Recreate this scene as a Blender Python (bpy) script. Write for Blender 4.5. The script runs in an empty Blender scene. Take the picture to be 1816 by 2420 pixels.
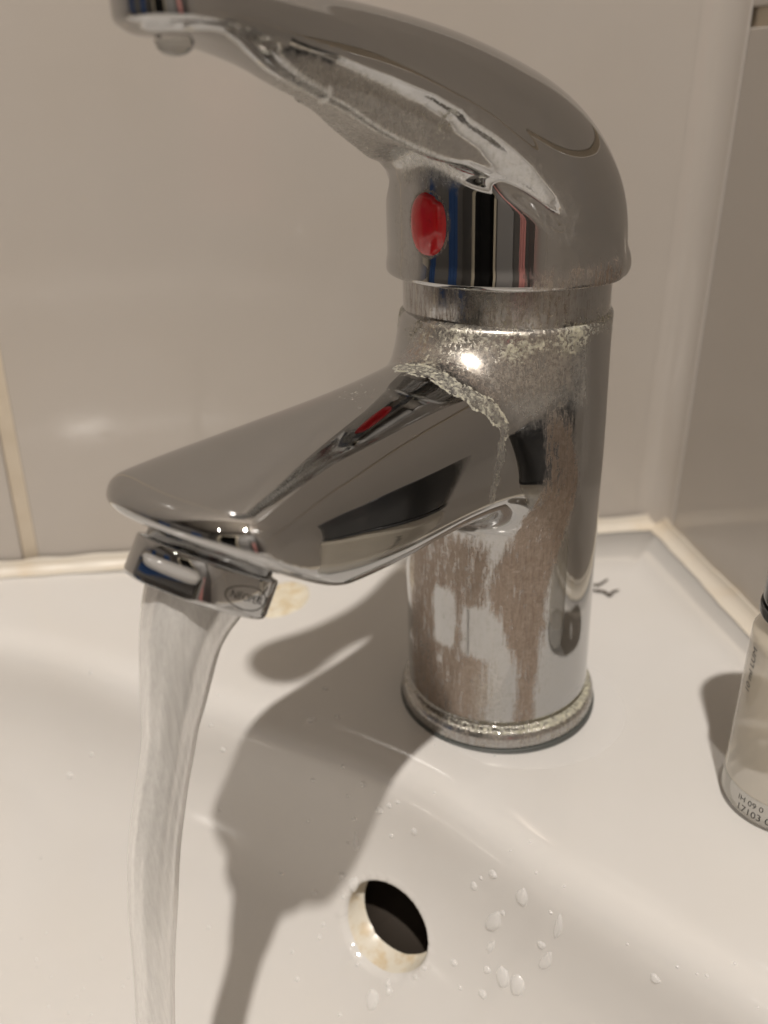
import bpy, bmesh, math, random
import numpy as np
from mathutils import Vector, Matrix, noise as mnoise
from mathutils.bvhtree import BVHTree

S = 0.001                      # everything below is written in millimetres
SC = bpy.context.scene
COL = SC.collection
R = math.radians
random.seed(7)
rng = np.random.default_rng(7)

# ------------------------------------------------------------------ camera
cam_d = bpy.data.cameras.new('camera')
cam = bpy.data.objects.new('camera', cam_d)
COL.objects.link(cam)
cam.location = (-29.3*S, -195.7*S, 146.4*S)
cam.rotation_euler = (R(90-25.8), 0, 0)
cam_d.sensor_fit = 'VERTICAL'
cam_d.sensor_height = 36
cam_d.lens = 36*2170/2420
cam_d.clip_start = 0.005
cam_d.clip_end = 50
cam_d.dof.use_dof = True
cam_d.dof.focus_distance = 0.176
cam_d.dof.aperture_fstop = 13
SC.camera = cam

# ------------------------------------------------------------------ light
w = bpy.data.worlds.new('World'); SC.world = w; w.use_nodes = True
w.node_tree.nodes['Background'].inputs[0].default_value = (1, .9, .78, 1)
w.node_tree.nodes['Background'].inputs[1].default_value = 0.0

def downlight(x, y, z, power, rad, col):
    ld = bpy.data.lights.new('downlight', 'SPOT')
    ld.energy = power; ld.shadow_soft_size = rad; ld.color = col
    ld.spot_size = R(172); ld.spot_blend = .25
    o = bpy.data.objects.new('downlight', ld); COL.objects.link(o)
    o.location = (x, y, z)
    return o
WARM = (1.0, .93, .855)
downlight(-.062, -.700, 1.62, 110, .022, WARM)
downlight(-1.15, -1.05, 1.62, 4.0, .030, WARM)

SC.view_settings.view_transform = 'Standard'
SC.view_settings.look = 'None'
SC.view_settings.exposure = 0.0
SC.view_settings.gamma = 1.0
SC.render.engine = 'CYCLES'
SC.cycles.max_bounces = 16
SC.cycles.diffuse_bounces = 6
SC.cycles.glossy_bounces = 8
SC.cycles.transmission_bounces = 12
SC.cycles.transparent_max_bounces = 12
SC.cycles.caustics_reflective = False
SC.cycles.caustics_refractive = False
SC.cycles.use_denoising = True
SC.cycles.sample_clamp_indirect = 6

# ------------------------------------------------------------------ helpers
def link_mesh(name, verts, faces, mat=None, parent=None, normals=None, smooth=True, loc=None):
    me = bpy.data.meshes.new(name)
    v = np.asarray(verts, float)*S
    me.from_pydata(v.tolist(), [], faces if isinstance(faces, list) else faces.tolist())
    me.update()
    if smooth:
        me.polygons.foreach_set('use_smooth', [True]*len(me.polygons))
    if normals is not None:
        me.normals_split_custom_set_from_vertices(np.asarray(normals).tolist())
    o = bpy.data.objects.new(name, me); COL.objects.link(o)
    if mat: me.materials.append(mat)
    if parent: o.parent = parent
    if loc is not None: o.location = loc
    return o

def tag(o, label=None, cat=None, group=None, kind=None):
    if label: o['label'] = label
    if cat: o['category'] = cat
    if group: o['group'] = group
    if kind: o['kind'] = kind
    return o

def empty(name, loc=(0, 0, 0)):
    o = bpy.data.objects.new(name, None); COL.objects.link(o)
    o.empty_display_size = .01
    o.location = loc
    return o

def attr(o, name, vals):
    a = o.data.attributes.new(name, 'FLOAT', 'POINT')
    a.data.foreach_set('value', np.asarray(vals, np.float32))

def box(name, lo, hi, mat, parent=None, M=None, bevel=0, smooth=False):
    bm = bmesh.new()
    bmesh.ops.create_cube(bm, size=1)
    lo = np.array(lo, float); hi = np.array(hi, float)
    for v in bm.verts:
        p = lo+(np.array(v.co)+.5)*(hi-lo)
        v.co = Vector(p)
    if bevel:
        bmesh.ops.bevel(bm, geom=list(bm.edges), offset=bevel, segments=3, profile=.5, affect='EDGES')
    for v in bm.verts:
        p = v.co
        if M is not None: p = M @ p
        v.co = p*S
    me = bpy.data.meshes.new(name); bm.to_mesh(me); bm.free()
    if bevel:                       # rounded edges smooth, the flat faces flat
        am = max(p.area for p in me.polygons)
        me.polygons.foreach_set('use_smooth', [p.area < am*.02 and p.area < (bevel*S)*.9*max(np.abs((hi-lo)*S)) for p in me.polygons])
    o = bpy.data.objects.new(name, me); COL.objects.link(o)
    me.materials.append(mat)
    if parent: o.parent = parent
    return o

def lathe(name, prof, mat, parent=None, n=128, close=True):
    """prof: list of (r, z) going round the section; closed loop if close."""
    prof = np.array(prof, float); m = len(prof)
    a = np.linspace(0, 2*np.pi, n, endpoint=False)
    V = np.stack([np.outer(np.cos(a), prof[:, 0]), np.outer(np.sin(a), prof[:, 0]), np.tile(prof[:, 1], (n, 1))], -1).reshape(-1, 3)
    F = []
    for i in range(n):
        j = (i+1) % n
        for k in range(m if close else m-1):
            l = (k+1) % m
            F.append((i*m+k, j*m+k, j*m+l, i*m+l))
    return link_mesh(name, V, F, mat, parent)

def round_prof(pts, r, n=5):
    """round the corners of a closed (r,z) polygon"""
    pts = [np.array(p, float) for p in pts]; out = []
    m = len(pts)
    for i in range(m):
        p0, p1, p2 = pts[i-1], pts[i], pts[(i+1) % m]
        d0 = p0-p1; d1 = p2-p1
        k = min(r, np.linalg.norm(d0)*.45, np.linalg.norm(d1)*.45)
        a = p1+d0/np.linalg.norm(d0)*k; b = p1+d1/np.linalg.norm(d1)*k
        for t in np.linspace(0, 1, n):
            out.append((1-t)**2*a+2*t*(1-t)*p1+t*t*b)
    return out

# --- implicit modelling: smooth unions of simple solids, meshed by surface nets
def smin(a, b, k):
    h = np.maximum(k-np.abs(a-b), 0)/k
    return np.minimum(a, b)-h*h*k*.25
def smax(a, b, k):
    return -smin(-a, -b, k)
def interp(x, tab):
    """smooth (monotone cubic) interpolation of a table"""
    t = np.array(tab, float); X, Y = t[:, 0], t[:, 1]
    h = np.diff(X); dl = np.diff(Y)/h
    m = np.zeros_like(Y); m[1:-1] = np.where(dl[:-1]*dl[1:] > 0, 2*dl[:-1]*dl[1:]/(dl[:-1]+dl[1:]+1e-12), 0)
    m[0], m[-1] = dl[0], dl[-1]
    x = np.clip(x, X[0], X[-1]); i = np.clip(np.searchsorted(X, x)-1, 0, len(h)-1)
    u = (x-X[i])/h[i]
    return ((1+2*u)*(1-u)**2*Y[i]+u*(1-u)**2*h[i]*m[i]+u*u*(3-2*u)*Y[i+1]+u*u*(u-1)*h[i]*m[i+1])
def capsules(p, path):
    """distance to a poly-line of balls (x,y,z,r)"""
    d = None
    for a, b in zip(path[:-1], path[1:]):
        A, B = np.array(a[:3]), np.array(b[:3]); ab = B-A
        t = np.clip(((p-A) @ ab)/(ab @ ab), 0, 1)
        q = np.linalg.norm(p-(A+t[..., None]*ab), axis=-1)-(a[3]+t*(b[3]-a[3]))
        d = q if d is None else np.minimum(d, q)
    return d

def surface_nets(fn, lo, hi, step):
    lo = np.array(lo, float); n = np.ceil((np.array(hi)-lo)/step).astype(int)+1
    ax = [lo[i]+step*np.arange(n[i]) for i in range(3)]
    G = np.stack(np.meshgrid(*ax, indexing='ij'), -1)
    D = fn(G)
    acc = np.zeros(tuple(n-1)+(3,)); cnt = np.zeros(tuple(n-1))
    ins = D < 0
    c = [slice(0, -1), slice(1, None)]
    corners = [(i, j, k) for i in (0, 1) for j in (0, 1) for k in (0, 1)]
    for a in corners:
        for axi in range(3):
            if a[axi]: continue
            b = list(a); b[axi] = 1
            da = D[c[a[0]], c[a[1]], c[a[2]]]; db = D[c[b[0]], c[b[1]], c[b[2]]]
            x = (da < 0) != (db < 0)
            t = np.where(x, da/np.where(da == db, 1, da-db), 0)
            off = [np.full(t.shape, float(a[q])) for q in range(3)]; off[axi] = t
            for q in range(3): acc[..., q] += np.where(x, off[q], 0)
            cnt += x
    act = cnt > 0
    idx = -np.ones(act.shape, int); cells = np.argwhere(act); idx[act] = np.arange(len(cells))
    V = lo+(cells+acc[act]/cnt[act][:, None])*step
    F = []
    for axi in range(3):
        o1, o2 = [(1, 2), (2, 0), (0, 1)][axi]
        sl0 = [slice(1, -1)]*3; sl0[axi] = slice(0, -1)
        sl1 = [slice(1, -1)]*3; sl1[axi] = slice(1, None)
        A, B = ins[tuple(sl0)], ins[tuple(sl1)]
        for flag, rev in ((A & ~B, False), (~A & B, True)):
            e = np.argwhere(flag)
            e = e+1; e[:, axi] -= 1
            def cell(u, v):
                q = e.copy(); q[:, o1] -= u; q[:, o2] -= v
                return idx[q[:, 0], q[:, 1], q[:, 2]]
            quad = np.stack([cell(1, 1), cell(0, 1), cell(0, 0), cell(1, 0)], -1)
            F.append(quad[:, ::-1] if rev else quad)
    F = np.concatenate(F); F = F[(F >= 0).all(1)]
    # pull the vertices onto the surface and take normals from the gradient
    def grad(P, e=.05):
        g = np.empty_like(P)
        for q in range(3):
            d = np.zeros(3); d[q] = e
            g[:, q] = (fn(P+d)-fn(P-d))/(2*e)
        return g
    for _ in range(4):
        g = grad(V); f0 = fn(V)
        st = -(f0/np.maximum((g*g).sum(1), 1e-3))[:, None]*g
        ln = np.linalg.norm(st, axis=1, keepdims=True)
        V = V+st*np.minimum(1, .5*step/np.maximum(ln, 1e-9))
    g = grad(V, .12); N = g/np.maximum(np.linalg.norm(g, axis=1, keepdims=True), 1e-9)
    return V, F, N

# ------------------------------------------------------------------ materials
def mat(name, **kw):
    m = bpy.data.materials.new(name); m.use_nodes = True
    b = m.node_tree.nodes['Principled BSDF']
    for k, v in kw.items():
        i = b.inputs[k.replace('_', ' ')]
        i.default_value = v if not (isinstance(v, tuple) and len(v) == 3) else v+(1,)
    return m
class NT:
    """small wrapper to write node graphs"""
    def __init__(s, m): s.t = m.node_tree; s.b = s.t.nodes['Principled BSDF']
    def n(s, typ, **kw):
        nd = s.t.nodes.new(typ)
        for k, v in kw.items(): setattr(nd, k, v)
        return nd
    def l(s, a, b): s.t.links.new(a, b)
    def val(s, sock, v):
        if hasattr(v, 'is_linked'): s.l(v, sock)
        elif v is not None: sock.default_value = v+(1,) if (isinstance(v, tuple) and len(v) == 3 and sock.type == 'RGBA') else v
    def math(s, op, a, b=None, c=None, clamp=False):
        nd = s.n('ShaderNodeMath', operation=op, use_clamp=clamp)
        for i, v in enumerate((a, b, c)):
            if v is not None: s.val(nd.inputs[i], v)
        return nd.outputs[0]
    def mix(s, f, a, b):
        nd = s.n('ShaderNodeMix', data_type='RGBA')
        s.val(nd.inputs[0], f); s.val(nd.inputs[6], a); s.val(nd.inputs[7], b)
        return nd.outputs[2]
    def mixf(s, f, a, b):
        nd = s.n('ShaderNodeMix', data_type='FLOAT')
        s.val(nd.inputs[0], f); s.val(nd.inputs[2], a); s.val(nd.inputs[3], b)
        return nd.outputs[0]
    def coords(s, scale=(1, 1, 1)):
        tc = s.n('ShaderNodeTexCoord'); mp = s.n('ShaderNodeMapping')
        mp.inputs['Scale'].default_value = tuple(1000*q for q in scale)
        s.l(tc.outputs['Object'], mp.inputs[0]); return mp.outputs[0]
    def noise(s, vec, scale, detail=4, rough=.6, dist=0):
        nd = s.n('ShaderNodeTexNoise'); s.l(vec, nd.inputs['Vector'])
        nd.inputs['Scale'].default_value = scale; nd.inputs['Detail'].default_value = detail
        nd.inputs['Roughness'].default_value = rough; nd.inputs['Distortion'].default_value = dist
        return nd.outputs['Fac']
    def ramp(s, f, a, b):
        nd = s.n('ShaderNodeMapRange', interpolation_type='SMOOTHSTEP')
        s.val(nd.inputs[0], f); nd.inputs[1].default_value = a; nd.inputs[2].default_value = b
        return nd.outputs[0]
    def attr(s, name):
        return s.n('ShaderNodeAttribute', attribute_name=name).outputs['Fac']
    def bump(s, h, strength, dist):
        nd = s.n('ShaderNodeBump'); s.l(h, nd.inputs['Height'])
        s.val(nd.inputs['Strength'], strength); nd.inputs['Distance'].default_value = dist
        s.l(nd.outputs[0], s.b.inputs['Normal']); return nd

def make_chrome(name, dirty=True):
    m = mat(name, Metallic=1.0, Roughness=.04, Base_Color=(.465, .467, .468))
    t = NT(m); v = t.coords()
    fine = t.noise(v, 1.3, 6, .7)
    vstr = t.noise(t.coords((1, 1, .13)), 1.2, 7, .74, .5)
    hair = t.noise(t.coords((1, 1, .07)), 3.2, 5, .7, .3)
    mid = t.noise(v, .22, 5, .62)
    blot = t.noise(v, .62, 8, .75, .9)
    if dirty:
        film = t.attr('film'); crust = t.attr('crust'); brown = t.attr('brown')
        # dull film, limescale crust and brownish soap streaks: regions where they have built up, broken by noise; brown also holds a painted reflection
        f_m = t.ramp(t.math('ADD', film, t.math('MULTIPLY', t.math('SUBTRACT', t.mixf(.5, blot, vstr), .5), 1.7)), .28, .85)
        c_m = t.ramp(t.math('ADD', crust, t.math('MULTIPLY', t.math('SUBTRACT', t.mixf(.6, blot, fine), .5), 2.0)), .42, .92)
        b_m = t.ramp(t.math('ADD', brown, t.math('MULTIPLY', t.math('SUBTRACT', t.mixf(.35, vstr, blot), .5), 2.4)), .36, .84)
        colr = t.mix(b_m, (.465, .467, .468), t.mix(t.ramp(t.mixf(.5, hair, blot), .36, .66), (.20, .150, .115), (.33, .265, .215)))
        colr = t.mix(t.math('MULTIPLY', f_m, .6), colr, t.mix(t.ramp(fine, .35, .65), (.30, .285, .26), (.56, .545, .50)))
        cc_ = t.mix(t.ramp(t.noise(v, .9, 7, .78), .34, .62), (.20, .19, .13), (.57, .55, .42))
        colr = t.mix(c_m, colr, cc_)
        t.l(colr, t.b.inputs['Base Color'])
        c_k = t.math('MULTIPLY', t.ramp(c_m, .10, .75), .88)
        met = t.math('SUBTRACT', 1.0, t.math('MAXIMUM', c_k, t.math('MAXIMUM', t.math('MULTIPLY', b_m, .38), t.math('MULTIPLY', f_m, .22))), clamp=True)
        t.l(met, t.b.inputs['Metallic'])
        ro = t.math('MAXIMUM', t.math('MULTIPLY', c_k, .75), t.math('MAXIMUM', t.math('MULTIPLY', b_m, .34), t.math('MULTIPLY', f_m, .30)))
        ro = t.math('ADD', ro, t.math('ADD', .015, t.math('MULTIPLY', t.ramp(t.math('ADD', mid, t.math('MULTIPLY', fine, .5)), .74, 1.0), .06)))
        t.l(ro, t.b.inputs['Roughness'])
        h = t.math('ADD', t.math('MULTIPLY', c_k, t.math('ADD', fine, .5)), t.math('MULTIPLY', b_m, t.math('MULTIPLY', hair, .10)))
        t.bump(h, .27, .0004)
    else:
        t.l(t.math('ADD', .015, t.math('MULTIPLY', t.ramp(t.math('ADD', mid, t.math('MULTIPLY', fine, .5)), .70, .98), .13)), t.b.inputs['Roughness'])
    return m
CHROME = make_chrome('chrome_with_limescale')
CHROME_CLEAN = make_chrome('chrome', False)

def make_ceramic(name, base, rough=.10, stain=True):
    m = mat(name, Base_Color=base, Roughness=rough, IOR=1.5)
    t = NT(m); v = t.coords()
    a = t.noise(v, .018, 4, .55); b = t.noise(v, .35, 6, .7)
    c = t.mix(t.math('MULTIPLY', t.ramp(a, .35, .75), .18), base, tuple(q*f for q, f in zip(base, (.93, .88, .80))))
    if stain:
        spot = t.ramp(t.noise(v, .12, 3, .5), .73, .80)
        c = t.mix(t.math('MULTIPLY', spot, .16), c, (.55, .45, .33))
    t.l(c, t.b.inputs['Base Color'])
    t.l(t.math('ADD', rough*.7, t.math('MULTIPLY', b, rough*.8)), t.b.inputs['Roughness'])
    t.bump(t.noise(v, .055, 3, .5), .10, .0012)
    return m
CERAMIC = make_ceramic('white_sanitary_ceramic', (.63, .617, .598), .10)
TILE = make_ceramic('glazed_wall_tile', (.475, .438, .398), .085)
SEAL = make_ceramic('silicone_sealant', (.62, .575, .50), .34)
t = NT(SEAL); v = t.coords()
old = t.b.inputs['Base Color'].links[0].from_socket
sp1 = t.ramp(t.noise(v, .35, 6, .7), .62, .74); sp2 = t.ramp(t.noise(v, .06, 4, .6), .45, .70)
t.l(t.mix(t.math('MULTIPLY', sp1, .55), t.mix(t.math('MULTIPLY', sp2, .45), old, (.60, .49, .34)), (.30, .24, .17)), t.b.inputs['Base Color'])
GROUT = mat('tile_grout', Roughness=.9)
t = NT(GROUT); v = t.coords()
t.l(t.mix(t.noise(v, .12, 5, .6), (.52, .445, .34), (.64, .57, .47)), t.b.inputs['Base Color'])
t.bump(t.noise(v, 1.2, 4), .4, .0004)

# ------------------------------------------------------------------ room behind and around (seen in the chrome)
AW = R(9)
E1 = Vector((math.cos(AW), math.sin(AW), 0)); E2 = Vector((math.sin(AW), -math.cos(AW), 0))
K = Vector((66.9, 94.8, 0))
# wall frame: x along the back wall to the right, y out of the back wall into the room, z up
MW = Matrix(((E1.x, E2.x, 0, K.x), (E1.y, E2.y, 0, K.y), (0, 0, 1, 0), (0, 0, 0, 1)))
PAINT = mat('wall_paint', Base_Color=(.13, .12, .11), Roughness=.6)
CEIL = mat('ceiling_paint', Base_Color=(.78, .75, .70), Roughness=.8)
FLOOR = mat('floor_tile', Base_Color=(.22, .20, .18), Roughness=.35)
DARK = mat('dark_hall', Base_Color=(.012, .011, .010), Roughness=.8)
FRAME = mat('door_frame_paint', Base_Color=(.62, .55, .42), Roughness=.4)
DOOR = mat('grey_door_paint', Base_Color=(.30, .29, .28), Roughness=.45)

XL, XR, YB, YF, ZB, ZT = -2300, 3, -3, 1560, -860, 1760     # room extents in the wall frame
def struct(o): tag(o, kind='structure'); return o
back = struct(box('back_wall', (XL, YB-60, ZB), (XR+60, YB-1.1, ZT), GROUT, None, MW))
right = struct(box('right_wall', (XR+1.1, YB-1, ZB), (XR+63, YF, ZT), GROUT, None, MW))
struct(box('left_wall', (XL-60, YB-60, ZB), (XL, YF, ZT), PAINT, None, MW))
struct(box('ceiling', (XL, YB-60, ZT), (XR+60, YF, ZT+50), CEIL, None, MW))
struct(box('floor', (XL, YB-60, ZB-50), (XR+60, YF, ZB), FLOOR, None, MW))
# front wall with a dark doorway
D0, D1, DZ = -1600, -860, 1150
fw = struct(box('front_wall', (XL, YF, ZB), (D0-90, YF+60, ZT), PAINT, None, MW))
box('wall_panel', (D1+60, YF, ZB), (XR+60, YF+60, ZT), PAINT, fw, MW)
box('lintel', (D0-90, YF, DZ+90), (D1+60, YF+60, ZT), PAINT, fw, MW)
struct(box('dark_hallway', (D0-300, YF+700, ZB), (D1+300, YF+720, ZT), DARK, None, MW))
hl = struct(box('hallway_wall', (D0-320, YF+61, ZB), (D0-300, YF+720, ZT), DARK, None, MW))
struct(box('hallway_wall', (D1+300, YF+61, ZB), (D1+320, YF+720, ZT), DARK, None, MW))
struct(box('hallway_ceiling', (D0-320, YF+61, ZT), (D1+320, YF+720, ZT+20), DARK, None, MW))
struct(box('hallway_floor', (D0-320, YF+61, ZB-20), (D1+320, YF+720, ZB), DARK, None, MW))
df = tag(box('door_frame', (D0-90, YF-18, ZB), (D0, YF+58, DZ+90), FRAME, None, MW, 6), 'cream painted door frame round the dark doorway', 'door frame')
box('jamb', (D1, YF-18, ZB), (D1+60, YF+58, DZ+90), FRAME, df, MW, 6)
box('head', (D0+1, YF-17, DZ), (D1-1, YF+57, DZ+88), FRAME, df, MW, 6)

leaf = tag(box('grey_leaf_panel', (-740, YF-60, ZB), (-350, YF-1, 900), DOOR, None, MW, 5), 'tall plain grey cabinet added between doorway and corner as a door leaf, mirrored in the chrome', 'panel')  # unseen panel added to give the chrome a grey band
TB = mat('blue_standin_cloth', Base_Color=(.03, .075, .20), Roughness=.9)
TP = mat('pink_standin_cloth', Base_Color=(.70, .33, .30), Roughness=.9)
def standin(name, M, wd, z0, z1, m, label):  # stand-in cloths, added so the chrome mirrors blue and pink
    V, F = [], []; nu, nv = 28, 24
    for sd in (0, 1):
        for i in range(nu+1):
            for j in range(nv+1):
                u, q = i/nu, j/nv
                x = (u-.5)*wd*(1-.10*math.sin(q*2.6)); z = z0+(z1-z0)*q
                y = 14*math.sin(u*15+.8*math.sin(q*4))*(1-.6*q)+22+(9 if sd else 0)
                V.append(M @ Vector((x, y, z)))
    n1 = (nu+1)*(nv+1); g = lambda sd, i, j: sd*n1+i*(nv+1)+j
    for sd in (0, 1):
        for i in range(nu):
            for j in range(nv):
                F.append((g(sd, i, j), g(sd, i+1, j), g(sd, i+1, j+1), g(sd, i, j+1)))
    for i in range(nu):
        F.append((g(0, i, 0), g(0, i+1, 0), g(1, i+1, 0), g(1, i, 0))); F.append((g(0, i, nv), g(0, i+1, nv), g(1, i+1, nv), g(1, i, nv)))
    for j in range(nv):
        F.append((g(0, 0, j), g(0, 0, j+1), g(1, 0, j+1), g(1, 0, j))); F.append((g(0, nu, j), g(0, nu, j+1), g(1, nu, j+1), g(1, nu, j)))
    return tag(link_mesh(name, [tuple(v) for v in V], F, m), label, 'standin')
standin('standin_cloth', MW @ Matrix.Translation((XL, 1080, 0)) @ Matrix.Rotation(R(-90), 4, 'Z'), 420, -700, 700, TB, 'dark blue towel cloth for a jacket, added on the left wall to be mirrored in the tap')
standin('standin_cloth', MW @ Matrix.Translation((XL, 190, 0)) @ Matrix.Rotation(R(-90), 4, 'Z'), 260, -620, 420, TB, 'narrower dark blue towel cloth added on the left wall nearer the basin to be mirrored in the tap')
standin('standin_cloth', MW @ Matrix.Translation((-140, YF, 0)) @ Matrix.Rotation(R(180), 4, 'Z'), 150, -620, 520, TP, 'pink towel cloth for a forearm, added on the far wall to be mirrored in the tap')

# wall tiles: one mesh each, recessed grout between (the grout is the wall body 3 mm behind)
def tile_object(parent, x0, x1, z0, z1, side):
    if side == 'back':
        return box('tile', (x0, YB-1.6, z0), (x1, YB, z1), TILE, parent, MW, 0.6)
    return box('tile', (XR, x0, z0), (XR+1.6, x1, z1), TILE, parent, MW, 0.6)
GX = -214.6; GW = 4.6; TH = 152.0; Z0 = 156.6 - 152.0-4.6
zs = [4.5-6, 156.6, 161.2, 313, 317.6, 470]
for (x0, x1) in ((-560, GX), (GX+GW, XR-.2)):
    for (z0, z1) in ((-8, 330), (334.6, 680), (684.6, 1030), (1034.6, ZT-1)):
        tile_object(back, x0, x1, z0, z1, 'back')
for x0, x1 in ((-1200, -564.6), (XL+1, -1204.6)):
    for (z0, z1) in ((-8, 330), (334.6, 680), (684.6, 1030), (1034.6, ZT-1)):
        tile_object(back, x0, x1, z0, z1, 'back')
for (y0, y1) in ((YB+.5, 350), (354.6, 720)):
    for (z0, z1) in ((-8, 156.5), (161.2, 504), (508.6, 850), (854.6, 1200), (1204.6, ZT-1)):
        tile_object(right, y0, y1, z0, z1, 'right')
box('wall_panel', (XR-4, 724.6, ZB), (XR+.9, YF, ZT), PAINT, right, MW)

# concave sealant beads: along both deck joints and up the corner
def bead(name, p0, p1, d_in, d_up, wdt, parent, seed=0, kf=.93):
    """fillet strip from p0 to p1 between directions d_in and d_up"""
    p0, p1, d_in, d_up = (np.array(q, float) for q in (p0, p1, d_in, d_up))
    n = max(8, int(np.linalg.norm(p1-p0)/3)); m = 9; V = []; F = []
    for i in range(n):
        t_ = i/(n-1); c = p0+(p1-p0)*t_
        ww = wdt*(1+(.22*mnoise.noise(Vector((t_*9+seed, seed, 0)))+.14*mnoise.noise(Vector((t_*61, seed, 3))))*(kf < 1))
        for j in range(m):
            a = j/(m-1)*math.pi/2
            V.append(c+d_in*ww*(1-math.sin(a)*kf)+d_up*ww*(1-math.cos(a)*kf))
        V.append(c-d_in*.5-d_up*.5)
    k = m+1
    for i in range(n-1):
        for j in range(k-1):
            F.append((i*k+j, i*k+j+1, (i+1)*k+j+1, (i+1)*k+j))
    return link_mesh(name, V, F, SEAL, parent)

def W3(x, y, z): return MW @ Vector((x, y, z))

# ------------------------------------------------------------------ washbasin
# rim line in plan (mm), closed, bowl inside
RIM = [(-139.6, 26.2), (-98, 9), (-57.0, -9.5), (-22, -29.5), (4.5, -55.5), (34, -82.5), (68, -118), (98, -172), (100, -240),
       (60, -310), (-30, -350), (-150, -358), (-270, -310), (-345, -215), (-352, -105), (-300, -10), (-215, 32)]
def catmull(P, per):
    P = np.array(P, float); n = len(P); out = []
    for i in range(n):
        a, b, c, d = P[i-1], P[i], P[(i+1) % n], P[(i+2) % n]
        for u in np.linspace(0, 1, per, endpoint=False):
            out.append(.5*((2*b)+(-a+c)*u+(2*a-5*b+4*c-d)*u*u+(-a+3*b-3*c+d)*u**3))
    return np.array(out)
rim = catmull(RIM, 60)
# smooth and resample, fine where the camera looks
for _ in range(60): rim = .5*rim+.25*(np.roll(rim, 1, 0)+np.roll(rim, -1, 0))
seg = np.linalg.norm(np.roll(rim, -1, 0)-rim, axis=1); cum = np.r_[0, np.cumsum(seg)]
def rim_at(q):
    q = np.mod(q, cum[-1]); x = np.interp(q, cum, np.r_[rim[:, 0], rim[0, 0]]); y = np.interp(q, cum, np.r_[rim[:, 1], rim[0, 1]])
    return np.stack([x, y], -1)
vis0 = cum[0]-110; vis1 = cum[np.argmin(np.linalg.norm(rim-np.array((62, -125)), axis=1))]
qs = np.r_[np.arange(vis0, vis1, 0.8), np.arange(vis1, vis0+cum[-1]-3, 5)]
C2 = rim_at(qs); T2 = rim_at(qs+6)-rim_at(qs-6); T2 /= np.linalg.norm(T2, axis=1, keepdims=True)
N2 = np.stack([T2[:, 1], -T2[:, 0]], -1)
cen = np.array((-130., -160.))
if ((cen-C2)*N2).sum(1).mean() < 0: N2 = -N2
PROF = [(-26, 0), (-18, 0), (-9, -.02), (-5.5, -.12), (-3, -.5), (-.8, -1.3), (1.2, -2.6), (2.9, -4.7), (4.0, -7.4), (4.7, -11), (5.4, -17), (6.5, -24),
        (8.4, -31), (11.6, -39), (16.5, -47.5), (23.5, -57), (33.5, -68), (48, -80), (67, -90), (92, -98), (118, -103)]
PA = np.array(PROF, float)
# resample the profile finely
pl_ = np.r_[0, np.cumsum(np.linalg.norm(np.diff(PA, axis=0), axis=1))]
fine_q = np.r_[np.arange(0, 78, .8), np.arange(78, pl_[-1], 4), pl_[-1]]
pf = np.stack([interp(fine_q, np.stack([pl_, PA[:, 0]], -1)), interp(fine_q, np.stack([pl_, PA[:, 1]], -1))], -1)
nU, nV = len(qs), len(pf)
# keep offsets from folding over on tight bends: shrink the offset direction smoothly towards the centre when deep
V = np.zeros((nU, nV, 3))
for j, (o_, z_) in enumerate(pf):
    k_ = np.clip((o_-20)/100, 0, 1)
    base = C2+N2*o_
    tgt = C2+(cen-C2)/np.linalg.norm(cen-C2, axis=1, keepdims=True)*o_
    V[:, j, :2] = base*(1-k_)+tgt*k_
    V[:, j, 2] = z_
# drill the overflow opening: delete faces inside, snap the border to the circle
def bowl_faces(nU, nV):
    i = np.arange(nU)[:, None]; j = np.arange(nV-1)[None]
    i2 = (i+1) % nU
    return np.stack([i*nV+j, i2*nV+j, i2*nV+j+1, i*nV+j+1], -1).reshape(-1, 4)
F = bowl_faces(nU, nV)
Vf = V.reshape(-1, 3)
# where the photograph's overflow sits on the bowl wall
HOLE_ST = (-21.2, -30.4)      # nearest rim point in plan, refined below
HOLE_Z = -41.0
q0 = np.argmin(np.linalg.norm(C2[:len(np.arange(vis0, vis1, .8))]-np.array(HOLE_ST), axis=1))
j0 = np.argmin(np.abs(pf[:, 1]-HOLE_Z))
HC = V[q0, j0].copy()
tu = V[q0+4, j0]-V[q0-4, j0]; tu /= np.linalg.norm(tu)
tv = V[q0, j0+4]-V[q0, j0-4]; tv /= np.linalg.norm(tv)
HN = np.cross(tu, tv); HN /= np.linalg.norm(HN)
if HN[2] < 0: HN = -HN
HAX = np.array((.62, .66, .16)); HAX /= np.linalg.norm(HAX)
tv = np.cross(HN, tu); tv /= np.linalg.norm(tv)
HR = (12.0, 10.4)              # half-sizes along the rim and down the wall
rel = Vf-HC
e_u, e_v, e_n = rel@tu/HR[0], rel@tv/HR[1], rel@HN
rr = np.hypot(e_u, e_v); near = np.abs(e_n) < 9
RIN = 1.16
inside = (rr < RIN) & near
keep = ~inside[F].any(1)
F2 = F[keep]
used = np.zeros(len(Vf), bool); used[F2.ravel()] = True
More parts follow.
